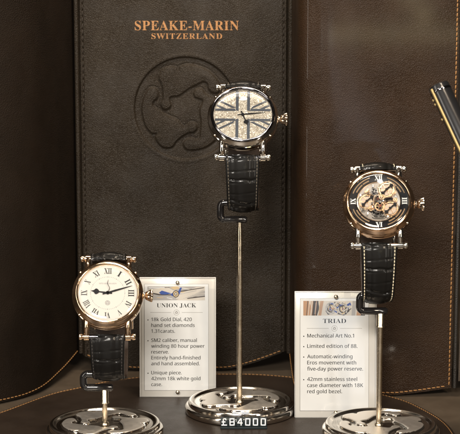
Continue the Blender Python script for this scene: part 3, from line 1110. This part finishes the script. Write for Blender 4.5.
# left, centre, right: base depth
YL, YC, YR = -67.0, -18.0, -68.0
stand(104.5, YL, 104.5, 389, 'left polished metal stand, its black hook under the cream dial watch', ((83.5, 374), (113, 387.5)), True)
stand(240.5, YC, 239.8, 221.5, 'tall central metal stand behind the price tag', ((220.5, 202.5), (247, 219.5)))
stand(381, YR, 380.5, 312.5, 'right polished metal stand in front of the right placard, its hook under the skeleton watch', ((359.5, 295), (387.5, 311)), True)

watch(107.7, 293, YL - 4, 31, 1.5, M['rose_gold'], M['rose_gold'], M['rose_gold'], M['rose_gold'],
      'rose gold watch with cream dial and black Roman numerals', 381.5, M['black_thread'], 'enamel')
watch(242.8, 115, YC - 9, 36, .5, M['white_gold'], M['dark_steel'], M['pale_gold'], M['white_gold'],
      'white gold watch with a sparkling flag pattern dial on the tallest stand', 211, M['tan_thread'], 'flag')
watch(378.8, 201.5, YR - 4, 31.5, -1.5, M['red_gold'], M['red_gold'], M['pale_gold'], M['steel'],
      'skeleton watch with gold bezel, black hour ring and exposed gears', 303.5, M['cream_thread'], 'skeleton')

# ------------------------------------------------------------------ placards
def placard(pxl, pxr, pyt, pyb, Y, lean, title, lines, pic, label, gap=2.15):
    a = at(pxl, pyb, Y); b = at(pxr, pyb, Y); t = at(pxl, pyt, Y + 10)
    Wd = b.x - a.x; Ht = (t.z - 1.2) / math.cos(R(lean)) + .5
    r0 = root('placard', ((a.x + b.x) / 2, Y, 1.25), label, 'placard', 'clear placards with printed cards')
    T = Matrix.Rotation(-R(lean), 4, 'X') @ Matrix.Rotation(R(90), 4, 'X')      # local: x right, y up, z towards the viewer
    bm = bmesh.new()
    box(bm, (0, Ht / 2, -1.6), (Wd, Ht, 2.8), .3, T)
    obj('acrylic_back', bm, M['frost'], r0, smooth=30)
    bm = bmesh.new()
    box(bm, (0, Ht / 2, 1.25), (Wd - .3, Ht - .3, 1.5), .2, T)
    obj('acrylic_cover', bm, M['acrylic'], r0)
    mx, my = Wd * .068, Ht * .055
    cw, ch = Wd - 2 * mx - 1.5, Ht - 2 * my
    x0 = -Wd / 2 + mx
    bm = bmesh.new()
    box(bm, (x0 + cw / 2, my + ch / 2, .12), (cw, ch, .2), 0, T)
    card = obj('printed_card', bm, M['paper'], r0)
    fr = bmesh.new()
    for (cx, cy, sx, sy) in ((x0 + cw / 2, my, cw, .18), (x0 + cw / 2, my + ch, cw, .18), (x0, my + ch / 2, .18, ch), (x0 + cw, my + ch / 2, .18, ch)):
        box(fr, (cx, cy, .2), (sx, sy, .1), 0, T)
    obj('border_line', fr, M['grey_ink'], card)
    # header picture
    ph = ch * .13
    py0 = my + ch - 1.6 - ph
    px0, pw = x0 + cw * .045, cw * .90
    MN = sorted({q_[0] for q_ in pic})
    bm = bmesh.new()
    for k, (mn, pts) in enumerate(pic):
        z = .235 + .004 * k
        plate(bm, [(px0 + u * pw, py0 + v * ph) for u, v in pts], z, z + .003, T, mi=MN.index(mn))
    obj('header_picture', bm, [M[q_] for q_ in MN], card)
    # title, rule, bullet text
    ty = py0 - 4.6
    bm = text_mesh(serif(title), {10: 25.5, 5: 14.2}[len(title)], 2.7, .03, offset=-.006)
    xform(bm, bm.verts, T @ Matrix.Translation((x0 + cw * .5, ty, .23)))
    obj('title_lettering', bm, M['ink'], card)
    ry = ty - 3.3
    bm = bmesh.new()
    for s_ in (-1, 1):
        box(bm, (x0 + cw * .5 + s_ * 10.2, ry, .24), (13.5, .22, .04), 0, T)
    ring = [(x0 + cw * .5 + 1.75 * math.cos(R(q)), ry + 1.75 * math.sin(R(q)), .25) for q in range(0, 360, 12)]
    ring = [T @ Vector(p) for p in ring]
    tube(bm, ring, .1, 6, True)
    for lb in LOBES:
        plate(bm, [(x * 1.1 + x0 + cw * .5, y * 1.1 + ry) for x, y in lb[::6]], .23, .26, T)
    obj('rule_and_emblem', bm, M['grey_ink'], card)
    bm = bmesh.new()
    yy = ry - 5.6
    size = 2.2
    for ln in lines:
        if ln == '':
            yy -= gap
            continue
        bullet = ln.startswith('*')
        s = ln[1:] if bullet else ln
        if bullet:
            disc(bm, .38, .23, .26, 12, T, 0, x0 + 2.2, yy + .75)
        tm = text_mesh(sans(s), None, size, .03, 1.0, 0.0, 'LEFT', 4)
        xf = T @ Matrix.Translation((x0 + 4.3, yy, .23))
        tm2 = tm.copy()
        merge(bm, tm, xf)
        merge(bm, tm2, T @ Matrix.Translation((x0 + 4.38, yy + .02, .222)))
        yy -= 3.78
    obj('body_lettering', bm, M['ink'], card)
    for yy in (Ht - 3.2, 3.4):
        bm = bmesh.new()
        lathe(bm, [(0, -1), (.9, -1), (.9, 0), (1.25, .3), (1.3, .9), (.9, 1.5), (0, 1.75)], 24, T @ Matrix.Translation((0, yy, 1.9)))
        obj('metal_stud', bm, M['rod_metal'], r0, smooth=50)
    return r0

pic1 = [('pic_grey', [(0, 0), (1, 0), (1, 1), (0, 1)]),
        ('pic_light', [(0, .75), (.35, .95), (.5, .6), (.35, .35), (0, .55)]),
        ('pic_light', [(.5, .35), (.85, .95), (1, 1), (1, .7), (.62, .1), (.5, .1)]),
        ('pic_light', [(.5, 0), (1, 0), (1, .25), (.8, .15), (.6, .2)]),
        ('pic_dark', [(.7, .1), (1, .25), (1, .32), (.68, .16)]),
        ('pic_dark', [(0, .62), (.22, .45), (.45, .42), (.45, .36), (.2, .36), (0, .55)]),
        ('pic_dark', [(.48, .55), (.98, .88), (.99, .94), (.47, .62)]),
        ('pic_tan', [(.40, .9), (.46, 1), (.54, 1), (.55, .85), (.47, .75)]),
        ('blue_ink', [(.20, .55), (.25, .70), (.32, .62), (.42, .48), (.33, .42), (.24, .42)]),
        ('blue_ink', [(.40, .42), (.44, .55), (.52, .52), (.57, .92), (.60, .92), (.56, .45), (.52, .32), (.43, .30)]),
        ('pic_dark', [(.47, .38), (.49, .46), (.53, .44), (.53, .36)])]
pic2 = [('pic_light', [(0, 0), (1, 0), (1, 1), (0, 1)]),
        ('pic_brown', [(0, 0), (.10, 0), (.13, .5), (.09, 1), (0, 1)]),
        ('pic_dark', [(.13, 0), (.22, 0), (.26, .5), (.24, 1), (.16, 1)]),
        ('pic_grey', [(.18, .1), (.2, .1), (.22, .9), (.2, .9)]),
        ('pic_brown', [(.24, .0), (.29, 0), (.33, 1), (.28, 1)]),
        ('pic_dark', [(.36, .3), (.42, .8), (.52, .95), (.52, .85), (.44, .7), (.40, .3), (.44, .1), (.40, .05)]),
        ('pic_dark', [(.55, .1), (.66, .0), (.75, .3), (.72, .7), (.63, .9), (.62, .8), (.69, .6), (.70, .3), (.64, .12), (.57, .2)]),
        ('pic_brown', [(.50, .75), (.54, .95), (.60, .9), (.58, .7)]),
        ('blue_ink', [(.43, .2), (.46, .5), (.52, .55), (.50, .3)]),
        ('blue_ink', [(.62, .35), (.66, .6), (.74, .5), (.70, .25)]),
        ('blue_ink', [(.70, .75), (.76, .9), (.78, .7), (.72, .62)]),
        ('pic_dark', [(.49, .4), (.60, .35), (.66, .75), (.62, .75), (.57, .45), (.5, .46)]),
        ('pic_grey', [(.78, 0), (.84, 0), (.86, 1), (.80, 1)]),
        ('pic_brown', [(.86, 0), (.93, 0), (.97, 1), (.89, 1)]),
        ('pic_dark', [(.93, 0), (1, 0), (1, 1), (.97, 1)])]
rp_ = random.Random(5)
def ngon(cx, cy, r, n, asp=4.6, a=0):
    return [(cx + r * math.cos(a + 2 * math.pi * k / n) / asp, cy + r * math.sin(a + 2 * math.pi * k / n)) for k in range(n)]
for cx, cy, r in ((.45, .5, .42), (.64, .45, .40), (.55, .72, .22)):
    for rr_, mn in ((r, 'pic_grey'), (r * .86, 'pic_light'), (r * .72, 'pic_dark'), (r * .5, 'pic_tan'), (r * .3, 'pic_light'), (r * .15, 'ruby')):
        pic2.insert(6, (mn, ngon(cx, cy, rr_, 22))) if False else pic2.append((mn, ngon(cx, cy, rr_, 22)))
for k in range(34):
    cx, cy = rp_.uniform(.36, .76), rp_.uniform(.14, .86)
    a = rp_.uniform(0, 3.14)
    l, wd = rp_.uniform(.08, .2), rp_.uniform(.03, .06)
    c_, s_ = math.cos(a), math.sin(a)
    q_ = [(cx + (u * l * c_ - v * wd * s_) / 4.6, min(.97, max(.03, cy + u * l * s_ + v * wd * c_))) for u, v in ((-1, -1), (1, -.5), (1, .5), (-1, 1))]
    pic2.append((rp_.choice(['pic_dark', 'blue_ink', 'pic_light', 'pic_tan', 'pic_dark', 'pic_grey', 'blue_ink', 'pic_brown']), q_))
for k in range(9):
    u = .02 + .028 * k
    pic2.append((rp_.choice(['pic_dark', 'pic_brown', 'pic_tan', 'pic_light']), [(u, 0), (u + .008, 0), (u + .03, 1), (u + .02, 1)]))
pic2 = [(m_, [(min(1, max(0, u)), min(1, max(0, v))) for u, v in p_]) for m_, p_ in pic2]
for k in range(12):
    v = .08 + .075 * k
    pic1.append(('pic_grey' if k % 2 else 'pic_light', [(.60 + .02 * k, v * .4 + .05), (.98, v * .45 + .35), (.98, v * .45 + .37), (.60 + .02 * k, v * .4 + .07)]))
for k in range(26):
    a = rp_.uniform(-.5, .5); cx, cy = rp_.uniform(.03, .97), rp_.uniform(.08, .92); l = rp_.uniform(.1, .45); wd = rp_.uniform(.008, .03)
    pic1.insert(rp_.randint(1, 5), (rp_.choice(['pic_grey', 'pic_light', 'pic_dark', 'pic_tan', 'paper']), [(min(1, max(0, cx + u * l * .4)), min(1, max(0, cy + u * l * a + v * wd))) for u, v in ((-1, -1), (1, -1), (1, 1), (-1, 1))]))
for rr_, mn in ((.26, 'pic_dark'), (.20, 'pic_tan'), (.12, 'pic_dark'), (.07, 'pic_light')):
    pic1.append((mn, ngon(.495, .46, rr_, 20)))
pic1.append(('paper', [(.02, .86), (.3, .86), (.3, .93), (.02, .93)]))
placard(139.5, 216, 278, 400, 15, 7, 'UNION JACK',
        ['*18k Gold Dial, 420', 'hand set diamonds', '1.31carats.', '', '*SM2 caliber, manual', 'winding 80 hour power', 'reserve.', 'Entirely hand-finished', 'and hand assembled.', '', '*Unique piece.', '42mm 18k white gold', 'case.'],
        pic1, 'left placard with a grey and blue picture strip, between the left and central stands')
placard(294.5, 376.5, 292, 419, -32.5, 7, 'TRIAD',
        ['*Mechanical Art No.1', '', '*Limited edition of 88.', '', '*Automatic-winding', 'Eros movement with', 'five-day power reserve.', '', '*42mm stainless steel', 'case diameter with 18K', 'red gold bezel.'],
        pic2, 'right placard headed by a colourful picture strip, behind the right stand', 2.6)

# ------------------------------------------------------------------ price tag: snap-together cubes on a rail
pt0 = floor(220.5, 428.5, 1.2); pt1 = floor(267, 427.5, 1.2)
pc = (pt0 + pt1) / 2
tag = root('price_tag', (pc.x, pc.y - 2, 1.2), 'small black price tag with white characters in front of the central base', 'price tag')
Wt = pt1.x - pt0.x
bm = bmesh.new()
box(bm, (0, 1.2, .5), (Wt, 3.2, 1.0), .2)
rail = obj('rail', bm, M['tag_black'], tag, smooth=40)
GL = {'£': [[(.8, .85), (.75, 1), (.4, 1), (.3, .85), (.3, .1)], [(.08, .5), (.62, .5)], [(.05, 0), (.9, 0)]],
      '8': [[(.12, 0), (.88, 0), (.88, 1), (.12, 1), (.12, 0)], [(.12, .5), (.88, .5)]],
      '4': [[(.90, .33), (.10, .33), (.6, 1), (.72, 1), (.72, 0)]],
      '0': [[(.12, 0), (.88, 0), (.88, 1), (.12, 1), (.12, 0)]]}
cw = Wt / 6
for k, ch in enumerate('£84000'):
    TT = Matrix.Translation((-Wt / 2 + cw * (k + .5), 1.4, 1.1)) @ Matrix.Rotation(R(90 - 12), 4, 'X') @ Matrix.Rotation(R(random.uniform(-1.5, 1.5)), 4, 'Z')
    bm = bmesh.new()
    box(bm, (0, 2.7, -.8), (cw - .12, 5.6, 1.6), .25, TT)
    cube = obj('character_block', bm, M['tag_black'], rail, smooth=40)
    bm = bmesh.new()
    for st in GL[ch]:
        for (u0, v0), (u1, v1) in zip(st, st[1:]):
            A = Vector((-1.6 + 3.2 * u0, .9 + 3.7 * v0, 0)); B = Vector((-1.6 + 3.2 * u1, .9 + 3.7 * v1, 0))
            d = B - A
            mm = TT @ Matrix.Translation((A + B) / 2) @ Matrix.Rotation(math.atan2(d.y, d.x), 4, 'Z')
            box(bm, (0, 0, .06), (d.length + .55, .6, .1), 0, mm)
    o = obj('character', bm, M['white_paint'], cube)
    # characters sit under the rail's blocks: keep them one level deep
    cube.parent = tag
    o.parent = cube

# ------------------------------------------------------------------ black tube leaning in from the right edge
tip = at(438, 85, -110); low = at(476, 166, -125)
d = (low - tip).normalized()
lt_ = root('display_lamp', (low.x, low.y, low.z), 'glossy black tube with a modelled highlight stripe leaning in from the right edge', 'display lamp')
rt_ = tip - low
Lz = 250
q = (tip - low).normalized().to_track_quat('Z', 'Y').to_matrix().to_4x4()
base_len = 190
T = Matrix.Translation(rt_) @ q
bm = bmesh.new()
lathe(bm, [(0, -base_len), (5.6, -base_len), (5.7, -base_len + 1), (5.7, -1.2), (5.4, -.3), (4.6, 0), (4.4, -.6), (0, -.8)], 64, T)
obj('tube', bm, M['tube_black'], lt_, smooth=40)
bm = bmesh.new()
for k in range(5):
    zz = -3 - 6.5 * k
    lathe(bm, [(5.75, zz), (5.95, zz - .3), (5.95, zz - 1.0), (5.75, zz - 1.3)], 48, T) if k == 0 else None
obj('collar_ring', bm, M['dark_steel'], lt_, smooth=40)
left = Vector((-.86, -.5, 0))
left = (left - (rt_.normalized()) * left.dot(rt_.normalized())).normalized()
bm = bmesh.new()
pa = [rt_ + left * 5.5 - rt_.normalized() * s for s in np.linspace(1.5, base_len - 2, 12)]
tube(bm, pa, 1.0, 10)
obj('highlight_stripe', bm, M['highlight_brass'], lt_, smooth=60)  # reflected highlight along the tube, modelled as a brass-coloured strip
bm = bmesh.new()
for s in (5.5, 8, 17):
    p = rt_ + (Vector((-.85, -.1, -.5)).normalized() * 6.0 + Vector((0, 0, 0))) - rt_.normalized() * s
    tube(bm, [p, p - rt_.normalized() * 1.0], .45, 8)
obj('glint_beads', bm, M['highlight_brass'], lt_, smooth=50)  # bright glints beside the highlight, modelled as small beads
